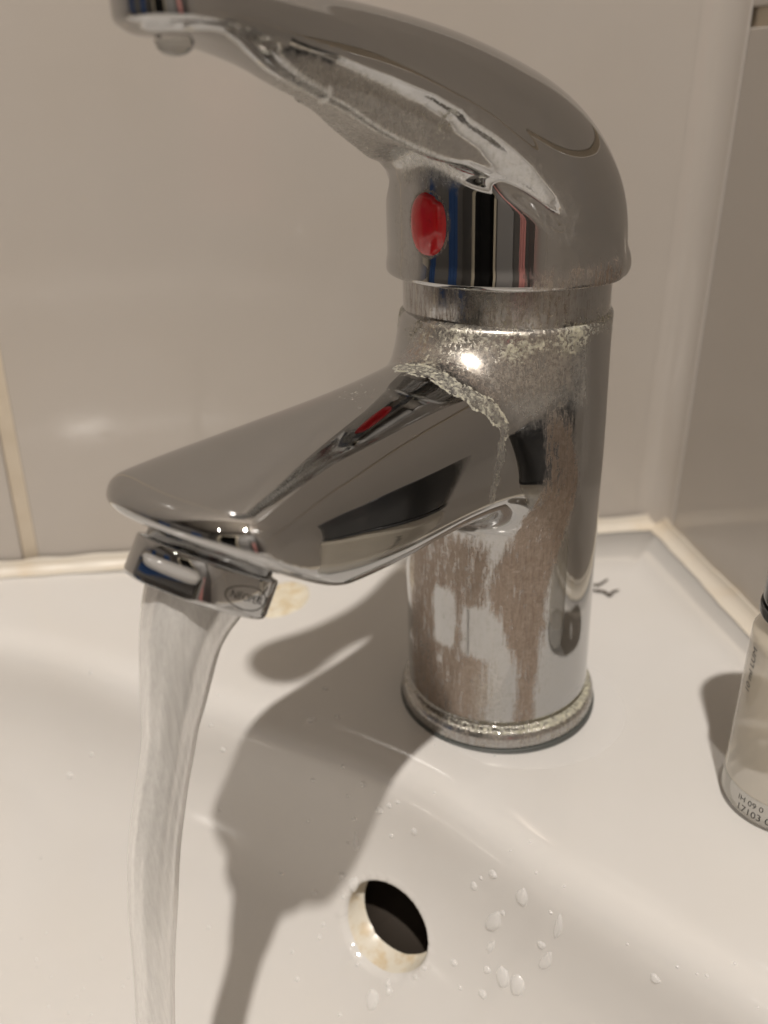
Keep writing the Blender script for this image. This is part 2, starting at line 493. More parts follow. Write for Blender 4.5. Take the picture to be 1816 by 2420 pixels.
# border verts of the cut: belong to kept faces and to removed ones
rem = np.zeros(len(Vf), bool); rem[F[~keep].ravel()] = True
border = np.where(used & rem)[0]
ang = np.arctan2(e_v[border], e_u[border])
order = np.argsort(ang); border = border[order]; ang = ang[order]
nb = len(border)
wallp = Vf[border].copy()
V2 = Vf.copy()
ring_prev = list(border)
newV = []; newF = []
base_i = len(V2)
def ring_at(rs, depth):
    P = HC+np.outer(np.cos(ang)*HR[0]*rs, tu)+np.outer(np.sin(ang)*HR[1]*rs, tv)
    # follow the curved wall: shift along the normal to the wall height beneath
    hn = (Vf[border]-HC)@HN
    return P+np.outer(hn, HN)*1.0+HAX*depth
for rs, dp in ((1.10, .05), (1.05, .3), (1.01, .9), (1.0, 1.8)):
    P = ring_at(rs, dp); newV.append(P)
    cur = list(range(base_i, base_i+nb)); base_i += nb
    for k in range(nb):
        newF.append((ring_prev[k], ring_prev[(k+1) % nb], cur[(k+1) % nb], cur[k]))
    ring_prev = cur
lip_ring = newV[-1]
VB = np.concatenate([V2]+newV)
# deck: from the outer rim row to the joints with the walls, and over the front edge
outer = []
c0 = V[:, 0, :2]
xw = np.array([E1.x, E1.y]); yw = np.array([E2.x, E2.y]); kk = np.array([K.x, K.y])
lx = (c0-kk)@xw; ly = (c0-kk)@yw
X0, X1, Y0, Y1 = -470., 1.5, -1.5, 500.
cw = np.array([(-180.), 240.])
dx, dy = lx-cw[0], ly-cw[1]
tt = np.minimum(np.where(dx > 0, (X1-cw[0])/np.maximum(dx, 1e-6), (X0-cw[0])/np.minimum(dx, -1e-6)),
                np.where(dy > 0, (Y1-cw[1])/np.maximum(dy, 1e-6), (Y0-cw[1])/np.minimum(dy, -1e-6)))
ox, oy = cw[0]+dx*tt, cw[1]+dy*tt
tx_ = np.abs(np.where(dx > 0, X1-cw[0], cw[0]-X0)/np.maximum(np.abs(dx), 1e-6)); ty_ = np.abs(np.where(dy > 0, Y1-cw[1], cw[1]-Y0)/np.maximum(np.abs(dy), 1e-6))
rd = (tx_**-5.+ty_**-5.)**(-1/5.)
q_ = (dx < 0) & (dy > 0)
tt = np.where(q_, rd, tt)
ox, oy = cw[0]+dx*tt, cw[1]+dy*tt
rows = []
for f_ in (.03, .1, .25, .45, .7, 1.0):
    gx, gy = lx+(ox-lx)*f_, ly+(oy-ly)*f_
    rows.append(np.stack([K.x+gx*E1.x+gy*E2.x, K.y+gx*E1.y+gy*E2.y, 0*gx], -1))
rows.append(rows[-1]+np.array((0, 0, -120.)))
prev = np.arange(nU)*nV
deckF = []
for P in rows:
    cur = np.arange(base_i, base_i+nU); base_i += nU
    VB = np.concatenate([VB, P])
    deckF.append(np.stack([prev, cur, np.roll(cur, -1), np.roll(prev, -1)], -1))
    prev = cur
# bowl bottom cap
bot = np.arange(nU)*nV+nV-1
cb = VB[bot].mean(0)
VB = np.concatenate([VB, (cb+np.array((0, 0, -3.)))[None]])
capF = [(int(bot[i]), int(bot[(i+1) % nU]), base_i) for i in range(nU)]
allF = [tuple(int(q) for q in f_) for f_ in F2]+newF+[tuple(int(q) for q in f_) for ff in deckF for f_ in ff]+capF
bm = bmesh.new()
bv = [bm.verts.new(Vector(p*S)) for p in VB]
for f_ in allF:
    try: bm.faces.new([bv[i] for i in f_])
    except ValueError: pass
bmesh.ops.delete(bm, geom=[v_ for v_ in bm.verts if not v_.link_faces], context='VERTS')
bmesh.ops.recalc_face_normals(bm, faces=bm.faces)
me = bpy.data.meshes.new('washbasin'); bm.to_mesh(me)
me.polygons.foreach_set('use_smooth', [True]*len(me.polygons))
basin = bpy.data.objects.new('washbasin', me); COL.objects.link(basin)
me.materials.append(CERAMIC)
tag(basin, 'white ceramic washbasin set in the tiled corner, its bowl wet under the running tap', 'washbasin')
bvh = BVHTree.FromBMesh(bm); bm.free()
def drop_to_basin(p, d):
    h = bvh.ray_cast(Vector(p)*S, Vector(d).normalized())
    return (None, None) if h[0] is None else (h[0]/S, h[1])

# overflow bore: stained lip, then a dark chamber
LIP = mat('stained_overflow_glaze', Roughness=.25)
t = NT(LIP); v = t.coords()
g_ = t.ramp(t.noise(v, .22, 5, .65), .42, .68)
t.l(t.mix(g_, (.66, .62, .53), (.58, .48, .33)), t.b.inputs['Base Color'])
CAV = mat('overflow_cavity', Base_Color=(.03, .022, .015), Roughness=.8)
rings = [lip_ring]
for dp, sc in ((2.6, 1.0), (4.2, 1.0), (6.0, .99), (7.2, .96)):
    P = ring_at(sc, dp); rings.append(P)
Vr = np.concatenate(rings); Fr = []
for a_ in range(len(rings)-1):
    for k in range(nb):
        Fr.append((a_*nb+k, a_*nb+(k+1) % nb, (a_+1)*nb+(k+1) % nb, (a_+1)*nb+k))
lip = link_mesh('overflow_lip', Vr, Fr, LIP, basin)
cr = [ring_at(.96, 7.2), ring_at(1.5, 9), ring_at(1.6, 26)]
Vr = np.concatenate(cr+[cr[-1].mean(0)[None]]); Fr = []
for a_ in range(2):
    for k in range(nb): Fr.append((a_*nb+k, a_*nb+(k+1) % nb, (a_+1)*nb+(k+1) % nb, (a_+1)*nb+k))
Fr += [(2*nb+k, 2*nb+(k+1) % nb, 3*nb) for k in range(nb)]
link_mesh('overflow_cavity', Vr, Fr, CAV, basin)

bead('sealant', W3(-520, -2, 0), W3(0, -2, 0), -np.array(-E2), (0, 0, 1), 4.4, basin, 1)
bead('sealant', W3(2, -2, 0), W3(2, 520, 0), -np.array(E1), (0, 0, 1), 5.0, basin, 2)
cs = bead('corner_sealant', W3(XR-.1, YB+.1, 1), W3(XR-.1, YB+.1, ZT), -np.array(E1), np.array(E2), 10.0, right, 3, 1.0)
cs.data.materials.clear(); cs.data.materials.append(TILE)

# ------------------------------------------------------------------ the mixer tap
AZ = R(231); TILT = R(-1.9); HAZ = R(226.2-231)
tap = empty('basin_mixer_tap')
tap.rotation_euler = (0, TILT, 0)
tag(tap, 'limescale stained chrome basin mixer tap with raised lever, running water', 'tap')
ROT = Matrix.Rotation(AZ, 3, 'Z')
def tap_part(name, V, F, N, m, parent=tap, az=AZ):
    """V in spout frame (s, l, z) -> tap frame"""
    c, s_ = math.cos(az), math.sin(az)
    Q = np.array([[c, s_, 0], [-s_, c, 0], [0, 0, 1]])
    return link_mesh(name, V@Q, F, m, parent, None if N is None else N@Q)

AER = dict(s=85.67, l=-1.2, z=77.7, t=R(35.6), r=11.9, h=6.75)
TOPS = [(-30, 98), (8, 97.5), (20, 96.4), (35, 95.2), (50, 94.6), (70, 93.8), (86, 92.6), (100, 90.6)]
MIDS = [(-30, 72), (10, 72), (30, 73), (50, 74), (70, 77.5), (86, 83.0), (100, 86.5)]
BOTS = [(-30, 55), (10, 57), (22, 60.8), (32, 63.4), (45, 65.3), (58, 66.6), (70, 68.4), (86, 73.5), (100, 80)]
WID = [(-30, 20), (0, 19.6), (20, 18.4), (40, 17.7), (70, 18.2), (86, 19.0), (100, 19.3)]
def f_body(p):
    s, l, z = p[..., 0], p[..., 1], p[..., 2]
    cyl = np.hypot(s, l)-22.6
    cyl = smax(smax(cyl, z-101, 1.6), 6.6-z, 1.6)
    zt, zb, w_ = interp(s, TOPS), interp(s, BOTS), interp(s, WID)
    zc = interp(s, MIDS)
    pe = interp(s, [(-30, 2.4), (40, 2.4), (88, 3.1), (110, 3.1)])
    h = np.where(z > zc, zt-zc, zc-zb)
    pz = (z-zc)/h
    g = (np.abs(l/w_)**pe+np.abs(pz)**pe+1e-9)**(1/pe)-1
    sp = g*np.minimum(w_, zt-zc)*.85
    nose = s-(98.2-.011*l*l)
    sp = smax(sp, nose, 6.0)
    nx, nz = math.sin(AER['t']), -math.cos(AER['t'])
    under = (s-AER['s'])*nx+(z-AER['z'])*nz+1.5
    sp = smax(sp, under, 2.2)
    sp = smax(sp, -s, 2)
    d = smin(cyl, sp, 9.0)
    return smax(d, 6.6-z, 1.2)
Vb, Fb, Nb = surface_nets(f_body, (-25, -25, 4), (100, 25, 104), .62)
body = tap_part('spout_body', Vb, Fb, Nb, CHROME)
# grime regions and a painted dark reflection in cylinder coordinates of the body
th = np.degrees(np.arctan2(Vb[:, 1], Vb[:, 0])); zz = Vb[:, 2]; rad = np.hypot(Vb[:, 0], Vb[:, 1])
def sst(x, a, b):
    u = np.clip((x-a)/(b-a), 0, 1); return u*u*(3-2*u)
oncyl = 1-sst(rad, 24.5, 28)
bl = interp(zz, [(6, 40), (12, 41), (20, 41.5), (32, 33), (43, 24), (48, 26), (55, 34), (64, 41), (71, 43.5), (80, 45), (101, 46)])
br = interp(zz, [(6, 56), (11, 57), (20, 58), (31, 60.5), (42, 62), (52, 69), (66, 76), (81, 70), (101, 66)])
brown = .86*sst(th, bl-6, bl+8)*(1-sst(th, br-7, br+6))*(1-sst(zz, 78, 98))*oncyl
film_top = sst(zz, 76, 88)*(1-sst(np.abs(th-38), 36, 48))*(1-sst(rad, 27, 33))
left_low = (1-sst(np.abs(th-15), 26, 36))*(1-sst(zz, 46, 56))*sst(zz, 36, 44)*oncyl*.8
low = (1-sst(np.abs(th-28), 4, 26))*(1-sst(zz, 16, 42))*oncyl*.8
film = np.maximum.reduce([film_top*.72, low*.75, (.14+.24*(1-sst(np.abs(th-30), 25, 60)))*oncyl])
# crust: round the collar, a rivulet over the spout shoulder and down the column
ring_c = sst(zz, 90.0, 98.0)*(.5+.5*sst(np.cos(np.radians(th-60)), -.2, .6))*.58*np.array([1+.55*mnoise.noise(Vector((q[0]*.11, q[1]*.11, q[2]*.16))) for q in Vb])
ring_f = sst(zz, 94.5, 98.5)*(1-sst(np.abs(th+75), 30, 50))*.66
path = np.array([(32.7, -1.7, 95.3), (32.5, 4.2, 95.1), (32.3, 9.4, 93.2), (30.3, 12.3, 91.1), (27.2, 14.6, 88.5), (26.2, 16.5, 84.8), (28.3, 17.3, 81.3),
                 (30.2, 17.8, 77.7), (31.7, 17.9, 73.0), (27.6, 13.9, 65.2), (21.3, 8.6, 56.6), (21.4, 7.4, 50.1)], float)
path = np.array([Vb[np.argmin(((Vb-q)**2).sum(1))] for q in path])
def dpath(P, path):
    d = np.full(len(P), 1e9); tt_ = np.zeros(len(P))
    for i in range(len(path)-1):
        a, b = path[i], path[i+1]; ab = b-a
        u = np.clip(((P-a)@ab)/(ab@ab), 0, 1); q = np.linalg.norm(P-(a+u[:, None]*ab), axis=1)
        m_ = q < d; d[m_] = q[m_]; tt_[m_] = (i+u[m_])/(len(path)-1)
    return d, tt_
dp, tp = dpath(Vb, path)
wob = np.array([mnoise.noise(Vector((q[0]*.35, q[1]*.35, q[2]*.35))) for q in Vb])
rw = 2.6-1.0*sst(tp, .25, .5)+1.3*wob
riv = (1-sst(dp, rw*.55, rw+.5))*(1-sst(tp, .86, 1.0))
riv_edge = np.exp(-((dp-rw*.85)/.5)**2)*(1-sst(tp, .40, .75))
film = np.maximum(film, riv*.75)
crust = np.maximum.reduce([ring_c, ring_f, riv_edge*.86, riv*(.60-.16*sst(tp, .35, .6))])
patch = (1-sst(np.hypot((th-2)/9, (zz-33)/8), .8, 1.1))*.0
pt1 = (1-sst(np.abs(th+1), 4, 9))*sst(zz, 25, 29)*(1-sst(zz, 39, 43)); pt2 = (1-sst(np.abs(th-22), 7, 13))*sst(zz, 24, 28)*(1-sst(zz, 36, 40))  # openings where the lit deck's mirror image stays bright
dark_refl = .76*(1-sst(np.abs(th+4), 24, 44))*(1-sst(zz, 52, 62))*oncyl*(1-.95*np.maximum(pt1, pt2))  # dark mirror image on the lower column, painted into the brown
band = .66*sst(zz, 82, 92)*(1-sst(np.abs(th-28), 34, 56))*(1-sst(rad, 29, 34))
brown = np.maximum.reduce([brown, dark_refl, band])
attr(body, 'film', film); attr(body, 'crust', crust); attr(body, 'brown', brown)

# collar under the lever
col_ = lathe('collar', round_prof([(21.9, 99.5), (21.9, 110.5), (19, 110.5), (19, 99.5)], .5), CHROME, tap, 160)
a_ = np.array([v_.co for v_ in col_.data.vertices])/S
az_ = np.degrees(np.arctan2(a_[:, 1], a_[:, 0])) - 231
az_ = (az_+180) % 360-180
attr(col_, 'film', .45+.25*np.sin(np.radians(az_*3)))
attr(col_, 'crust', np.clip(.42-(a_[:, 2]-100)*.075, 0, 1)+.16*np.clip(np.cos(np.radians(az_-70)), 0, 1))
attr(col_, 'brown', .46+.16*np.sin(np.radians(az_*2+40)))
# base ring and gasket
ringm = lathe('base_ring', round_prof([(24.4, 1.0), (24.5, 3.8), (23.6, 5.4), (21.6, 5.7), (21.4, 8), (19, 8), (19, 1.0)], .6), CHROME, tap, 160)
a_ = np.array([v_.co for v_ in ringm.data.vertices])/S
attr(ringm, 'film', np.full(len(a_), .62)); attr(ringm, 'brown', np.full(len(a_), .52))
rr_ = np.hypot(a_[:, 0], a_[:, 1])
attr(ringm, 'crust', np.where((a_[:, 2] > 5.0), .55, .30)+.18*np.cos(np.arctan2(a_[:, 1], a_[:, 0])+.6))
GASKET = mat('dark_rubber', Base_Color=(.07, .075, .07), Roughness=.5)
lathe('gasket', round_prof([(24.9, -.4), (24.9, 1.1), (20, 1.1), (20, -.4)], .4), GASKET, tap, 128)

# lever handle
ZT_ = [(-40, 96), (-26, 109), (-24.9, 113), (-22, 124), (-16, 133.6), (-10, 140.0), (-3, 144.6), (5, 147.9), (20, 152.6), (33, 155.5), (46, 157.4), (60, 158.6), (76, 159.0), (90, 158.4)]
ZR_ = [(-40, 109.6), (-14, 109.8), (-6, 110.3), (0, 111.8), (6, 115.2), (12, 121), (16, 127.2), (20, 131.7), (26, 137), (32.5, 140.7), (36.5, 143.3), (48.5, 148.5), (60, 151.3), (70.5, 153.3), (90, 154.8)]
WS_ = [(12, 21.82), (16, 19.62), (19, 18.05), (26, 14.6), (33, 11.2), (40, 8.5), (48, 6.7), (57, 6.2), (65, 7.2), (72, 9.2), (78, 10.0), (90, 10)]
ZU_ = [(-40, 129), (10, 129), (20, 129.6), (25, 130.4), (30.8, 131.9), (35.5, 134.0), (42, 137.2), (48.7, 141.2), (57.8, 145.1), (66.2, 148.9), (73, 151.3), (80, 152.6), (90, 153.2)]
ZA_ = [(-40, 4.0), (25, 4.0), (31, 3.0), (36, 2.0), (44, .8), (52, 0), (90, 0)]
FL1 = [(68, 8.8, 152.6, .4), (61, 7.4, 150.2, 1.2), (52, 7.4, 147.4, 1.8), (43, 8.9, 143.9, 2.2), (36, 10.9, 140.8, 2.4), (32.0, 12.4, 138.4, 2.4)]
FL2 = [(31.8, 12.9, 137.8, 2.3), (26.3, 15.2, 134.0, 2.4), (20, 18.8, 129.0, 2.5), (15.5, 21.0, 124.4, 2.1), (12.6, 22.4, 121.4, 1.3)]
GX_ = np.arange(-45, 95, .05)
def faired(vals, sig, b0, b1):
    k = np.exp(-.5*(np.arange(-4*sig, 4*sig+.01, .05)/sig)**2); k /= k.sum(); h = len(k)//2
    sm = np.convolve(np.pad(vals, h, mode='edge'), k, 'same')[h:h+len(vals)]
    u = np.clip((GX_-b0)/(b1-b0), 0, 1); u = u**3*(u*(6*u-15)+10)
    return vals*(1-u)+sm*u
ZT_F = faired(interp(GX_, ZT_), 4.5, -20, -8)
ZR_F = faired(interp(GX_, ZR_), 3.0, -30, -20)
WS_F = faired(np.where(GX_ < 12, np.sqrt(np.maximum(24.9**2-GX_**2, 1.0)), interp(GX_, WS_)), 3.5, -14, 4)
def f_handle(p):
    s, l, z = p[..., 0], p[..., 1], p[..., 2]
    zt, zr, ws, zu = np.interp(s, GX_, ZT_F), np.interp(s, GX_, ZR_F), np.interp(s, GX_, WS_F), interp(s, ZU_)
    # shell: rounded top, sides falling to the ridge; over the cap its plan is the cap circle
    pe = 2.25
    hh = np.maximum(zt-zr, 1.2)
    g = (np.abs(l/ws)**pe+(np.maximum(z-zr, 0)/hh)**pe+1e-9)**(1/pe)-1
    shell = g*np.minimum(ws, hh)*.85
    tip = (((np.maximum(s-71, 0)/12.4)**2.2+(np.abs(l)/np.maximum(ws, 3))**2.2+1e-9)**(1/2.2)-1)*11
    shell = smax(shell, tip, 1.5)
    shell = smax(shell, zr-z, 1.0)
    shell = smax(shell, -s-24.7, 1.5)
    cyl = np.hypot(s, l)-24.9
    low = smax(cyl, z-112, 2.5)
    front = smax(smax(cyl, z-interp(np.abs(l), [(0, 134.6), (5, 133.7), (9.5, 131.4), (14.3, 126.9), (20, 121.6), (23.4, 116.2), (25, 113)]), 2), -6-s, 4)
    neck = smax(smax(cyl+1.9, z-(zr+2.0), 3), 9-s, 4)
    # keep the front drum inside the shell's own sides where it passes under it
    d = smin(smin(shell, neck, 1.5), smin(low, front, 1.5), 2.4)
    # web under the lever
    ww = interp(s, [(-10, 16), (20, 15.5), (25, 13.0), (30, 10.6), (36, 8.4), (42, 6.6), (52, 5.0), (62, 5.0), (72, 7.0), (90, 8)])
    crn = np.where(s > 52, 1.2, 0)*(l/ww)**2+interp(s, ZA_)*np.exp(-(l/(ww*.62))**2)
    web = smax(smax(np.abs(l)-ww, zu+crn-z, 3.0), z-zr-2.5, 1.5)
    web = smax(web, tip+2.0, 1.5)
    web = smax(web, -s, 2)
    d = smin(d, web, 4.5)
    # side flutes, both sides
    pm = np.stack([s, np.abs(l), z], -1)
    d = smax(d, -capsules(pm, FL1), .9)
    d = smax(d, -capsules(pm, FL2), 1.2)
    return smax(d, 108.3+.035*s-z, 1.0)
Vh, Fh, Nh = surface_nets(f_handle, (-27.5, -27.5, 105), (88, 27.5, 163), .55)
handle = tap_part('lever_handle', Vh, Fh, Nh, CHROME, tap, AZ+HAZ)
s_, l_, z_ = Vh.T
thh = np.degrees(np.arctan2(l_, s_))
h_film = .06+0*s_
h_film = np.maximum(h_film, .70*(1-sst(np.abs(thh), 12, 30))*sst(z_, 122, 130)*(1-sst(s_, 56, 72))*(1-sst(z_, interp(s_, ZR_)-2, interp(s_, ZR_)+1)))
h_film = np.maximum(h_film, .42*(1-sst(np.abs(thh+14), 8, 20))*(s_ > 0)*(1-sst(z_, 134, 142)))
h_film = np.maximum(h_film, .5*(1-sst(np.abs(thh-62), 10, 24))*(1-sst(z_, 111, 117)))
d1, t1 = dpath(Vh*np.array((1, 1, 1)), np.array([q[:3] for q in FL2])); 
h_film = np.maximum(h_film, .45*(1-sst(d1, 3.4, 6.5))*(l_ > 0))
h_brown = .62*(1-sst(np.abs(thh-72), 22, 34))*(1-sst(z_, 111.5, 116.5))
dn = np.linalg.norm(Vh-np.array((32.5, 11.5, 137.8)), axis=1)
h_brown = np.maximum(h_brown, .95*(1-sst(dn, 1.4, 2.6)))
h_crust = .62*(1-sst(dn, 1.5, 5.5))*sst(dn, 1.2, 2)
h_crust = np.maximum(h_crust, .16*(1-sst(np.abs(thh), 14, 26))*sst(z_, 125, 138)*(1-sst(s_, 48, 62))*(z_ < interp(s_, ZR_)))
dbtn = np.hypot(l_-.2, (z_-120.8)*.8)
h_crust = np.maximum(h_crust, .34*np.exp(-((dbtn-4.9)/.8)**2)*(s_ > 20))
h_brown = np.maximum(h_brown, .80*np.exp(-((dbtn-4.75)/.45)**2)*(s_ > 20))
attr(handle, 'film', h_film); attr(handle, 'crust', h_crust); attr(handle, 'brown', h_brown)

# red index button on the cap front
RED = mat('red_plastic', Base_Color=(.62, .012, .016), Roughness=.16)
RED.node_tree.nodes['Principled BSDF'].inputs['Coat Weight'].default_value = .6
t = NT(RED); t.l(t.mix(t.ramp(t.noise(t.coords(), .5, 5, .6), .55, .75), (.62, .010, .016), (.42, .008, .010)), t.b.inputs['Base Color'])
Vr = []; Fr = []; nr, na = 14, 48
for i in range(nr+1):
    q = i/nr
    for k in range(na):
        a = 2*math.pi*k/na; rr0 = q
        # superellipse outline with a chipped upper corner
        ca, sa = math.cos(a), math.sin(a); sup = (abs(ca)**2.3+abs(sa)**2.3)**(-1/2.3)
        chip = 1-.13*math.exp(-((a-1.15)/.28)**2)*(1+.5*math.sin(9*a))
        L = 4.3*q*sup*ca*chip; Z = 5.9*q*sup*sa*chip
        hgt = 1.8*math.sqrt(max(0, 1-q**2.6))+.3*(q < 1)
        base_r = math.sqrt(24.9**2-L*L)
        Vr.append((base_r-.4+hgt, L+.15, 120.8+Z))
for i in range(nr):
    for k in range(na):
        Fr.append((i*na+k, i*na+(k+1) % na, (i+1)*na+(k+1) % na, (i+1)*na+k))
tap_part('index_button', np.array(Vr), Fr, None, RED, tap, AZ+HAZ)

# aerator
def aer_frame():
    a = np.array((math.sin(AER['t']), 0, -math.cos(AER['t']))); p1 = np.array((math.cos(AER['t']), 0, math.sin(AER['t'])))
    return np.array((AER['s'], AER['l'], AER['z'])), p1, np.array((0, 1., 0)), a
A0, P1, P2, PA_ = aer_frame()
def aer_pts(r, ph, k):
    return A0+np.multiply.outer(r*np.cos(ph), P1)+np.multiply.outer(r*np.sin(ph), P2)+np.multiply.outer(k, PA_)
prof = [(10.6, -1.5), (10.8, -.2), (11.3, 0), (11.75, .12), (11.9, .4), (11.9, 5.9), (11.7, 6.5), (11.2, 6.75), (10.2, 6.75), (9.9, 6.4), (9.8, 3.0), (0.01, 3.0)]
na = 180; V_ = []; F_ = []
# two wrench slots cut in the lower half of the skirt
for i in range(na):
    ph = 2*math.pi*i/na
    for (r, k) in prof:
        dslot = abs((math.degrees(ph)-28+90) % 180-90)
        if k > 3.0 and r > 11 and dslot < 27:
            r2 = min(r, 10.35/math.cos(math.radians(dslot))*1.02) if True else r
            r2 = min(r2, r)
            r = r2
        V_.append(A0+r*math.cos(ph)*P1+r*math.sin(ph)*P2+k*PA_)
m_ = len(prof)
prof_k = [(10.4, -3.5), (10.6, -.2), (11.3, 0), (11.75, .12), (11.9, .4), (11.9, 2.9), (11.9, 3.1), (11.9, 5.9), (11.7, 6.5), (11.2, 6.75), (10.0, 6.75), (9.8, 6.4), (9.7, 3.0), (0.01, 3.0)]
V_ = []
for i in range(na):
    ph = 2*math.pi*i/na
    for j, (r, k) in enumerate(prof_k):
        ds = abs((math.degrees(ph)-18+90) % 180-90)
        if k > 3.0 and r > 11 and ds < 30:
            flat = 10.5/math.cos(math.radians(ds))
            r = min(r, flat)
        V_.append(A0+r*math.cos(ph)*P1+r*math.sin(ph)*P2+k*PA_)
m_ = len(prof_k)
for i in range(na):
    for k in range(m_-1):
        j = (i+1) % na
        F_.append((i*m_+k, i*m_+k+1, j*m_+k+1, j*m_+k))
aer = tap_part('aerator', np.array(V_), F_, None, CHROME_CLEAN, tap)
es = aer.data
# engraved maker's name in an oval
INK = mat('engraving', Base_Color=(.05, .045, .04), Roughness=.5, Metallic=.3)
def text_mesh(body_, size, extrude=0.0):
    cu = bpy.data.curves.new('lettering', 'FONT'); cu.body = body_; cu.size = size; cu.align_x = 'CENTER'; cu.align_y = 'CENTER'
    cu.resolution_u = 3
    ob = bpy.data.objects.new('lettering', cu); COL.objects.link(ob)
    dg = bpy.context.evaluated_depsgraph_get(); me_ = ob.evaluated_get(dg).to_mesh()
    b_ = bmesh.new(); b_.from_mesh(me_); bmesh.ops.triangulate(b_, faces=b_.faces[:])
    for _ in range(1): bmesh.ops.subdivide_edges(b_, edges=[e for e in b_.edges if e.calc_length() > size*.25], cuts=1)
    bmesh.ops.triangulate(b_, faces=b_.faces[:])
    vs = np.array([v_.co for v_ in b_.verts]); fs = [tuple(v_.index for v_ in f_.verts) for f_ in b_.faces]
    b_.free(); bpy.data.objects.remove(ob); bpy.data.curves.remove(cu)
    return vs, fs
def on_aerator(xy, ph0, k0):
    ph = ph0+xy[:, 0]/11.9
    return np.array([A0+11.94*math.cos(q)*P1+11.94*math.sin(q)*P2+(k0-y)*PA_ for q, y in zip(ph, xy[:, 1])])
vs, fs = text_mesh('NEOPERL', 1.75)
vs[:, 0] *= .98
LPH = R(86)
let = tap_part('lettering', on_aerator(vs, LPH, 3.65), fs, None, INK, aer)
vs, fs = text_mesh('PC', 1.5)
tap_part('lettering', on_aerator(vs+np.array((5.1, .1, 0)), LPH, 3.65), fs, None, INK, aer)
ov = []; of = []
n_ = 72
for i in range(n_):
    a = 2*math.pi*i/n_
    for q in (1.0, 1.06):
        ov.append((4.25*q*math.cos(a), 1.75*(q+.03*(q > 1))*math.sin(a), 0))
of = [(2*i, 2*((i+1) % n_), 2*((i+1) % n_)+1, 2*i+1) for i in range(n_)]
tap_part('oval_mark', on_aerator(np.array(ov), LPH, 3.65), of, None, INK, aer)

# ------------------------------------------------------------------ falling water
WATER = mat('aerated_water', Base_Color=(.73, .72, .70), Roughness=.26, IOR=1.33)
WATER.node_tree.nodes['Principled BSDF'].inputs['Transmission Weight'].default_value = .80
t = NT(WATER)
streak = t.noise(t.coords((1, 1, .05)), 1.7, 6, .72, .3)
bub = t.noise(t.coords((1, 1, .3)), 2.2, 4, .7)
tr = t.ramp(streak, .22, .80)
t.l(t.mixf(tr, .42, .62), t.b.inputs['Transmission Weight'])
t.bump(t.math('ADD', t.math('MULTIPLY', streak, .8), t.math('MULTIPLY', bub, .05)), .16, .0010)
# centre line (s, z) and half-widths (mm) down the stream
SP = [(89.4, 72.4), (91.6, 69.6), (93.6, 66.0), (95.4, 60.8), (97.3, 54.6), (99.3, 47.8), (101.9, 40.5), (104.9, 31), (107.4, 18.6), (109.8, 2.8), (111.6, -10), (113.8, -30), (116, -55), (117.6, -75), (118.5, -88)]
HW = [(0, 8.3), (.046, 6.6), (.108, 5.3), (.15, 4.4), (.2, 4.2), (.255, 4.25), (.33, 4.15), (.42, 3.6), (.475, 3.45), (1, 3.2)]
SPa = np.array(SP, float)
al = np.r_[0, np.cumsum(np.linalg.norm(np.diff(SPa, axis=0), axis=1))]; al_n = al/al[-1]
nn, na = 220, 72; V_ = []
for i in range(nn):
    q = i/(nn-1)
    cs_ = float(interp(np.array(q), np.stack([al_n, SPa[:, 0]], -1))); cz_ = float(interp(np.array(q), np.stack([al_n, SPa[:, 1]], -1)))
    e = .004
    ts = float(interp(np.array(min(1, q+e)), np.stack([al_n, SPa[:, 0]], -1))-interp(np.array(max(0, q-e)), np.stack([al_n, SPa[:, 0]], -1)))
    tz = float(interp(np.array(min(1, q+e)), np.stack([al_n, SPa[:, 1]], -1))-interp(np.array(max(0, q-e)), np.stack([al_n, SPa[:, 1]], -1)))
    ln = math.hypot(ts, tz); ts, tz = ts/ln, tz/ln
    hw = float(interp(np.array(q), HW))
    tw = q*2.2
    for k in range(na):
        a = 2*math.pi*k/na
        lob = 1+.03*math.sin(3*a+tw*3)*min(1, q*4)+.035*mnoise.noise(Vector((math.cos(a)*1.6, math.sin(a)*1.6, q*5)))+.018*math.sin(11*a+5*q+2*mnoise.noise(Vector((0, 0, q*6))))
        x = hw*lob*math.cos(a); y = hw*lob*math.sin(a)
        V_.append((cs_+x*(-tz), -1.2+y, cz_+x*ts))
F_ = [(i*na+k, i*na+(k+1) % na, (i+1)*na+(k+1) % na, (i+1)*na+k) for i in range(nn-1) for k in range(na)]
F_.append(tuple(range(na-1, -1, -1))); F_.append(tuple((nn-1)*na+k for k in range(na)))
st = tap_part('water_stream', np.array(V_), F_, None, WATER, None)
st.rotation_euler = (0, TILT, 0)
tag(st, 'aerated stream of water falling from the spout into the basin', 'water')

# ------------------------------------------------------------------ bottle at the right edge
GLASS = mat('clear_glass', Base_Color=(.66, .65, .60), Roughness=.05, IOR=1.45)
GLASS.node_tree.nodes['Principled BSDF'].inputs['Transmission Weight'].default_value = .55
LOTION = mat('milky_lotion', Base_Color=(.66, .60, .49), Roughness=.35, Coat_Weight=1.0, Coat_Roughness=.03)
CAPM = mat('smoky_plastic', Base_Color=(.05, .05, .05), Roughness=.2)
def see_through(m, k):
    t_ = NT(m); tp = t_.n('ShaderNodeBsdfTransparent'); mx_ = t_.n('ShaderNodeMixShader'); mx_.inputs[0].default_value = 1-k
    o_ = [n for n in t_.t.nodes if n.type == 'OUTPUT_MATERIAL'][0]
    t_.l(tp.outputs[0], mx_.inputs[1]); t_.l(t_.b.outputs[0], mx_.inputs[2]); t_.l(mx_.outputs[0], o_.inputs[0])
see_through(LOTION, .50); see_through(GLASS, .42)
bottle = empty('small_bottle', (58.6*S, -39.4*S, .15*S))
bottle.rotation_euler = (0, 0, R(20))
tag(bottle, 'small clear bottle with printed batch number standing by the right wall', 'bottle')
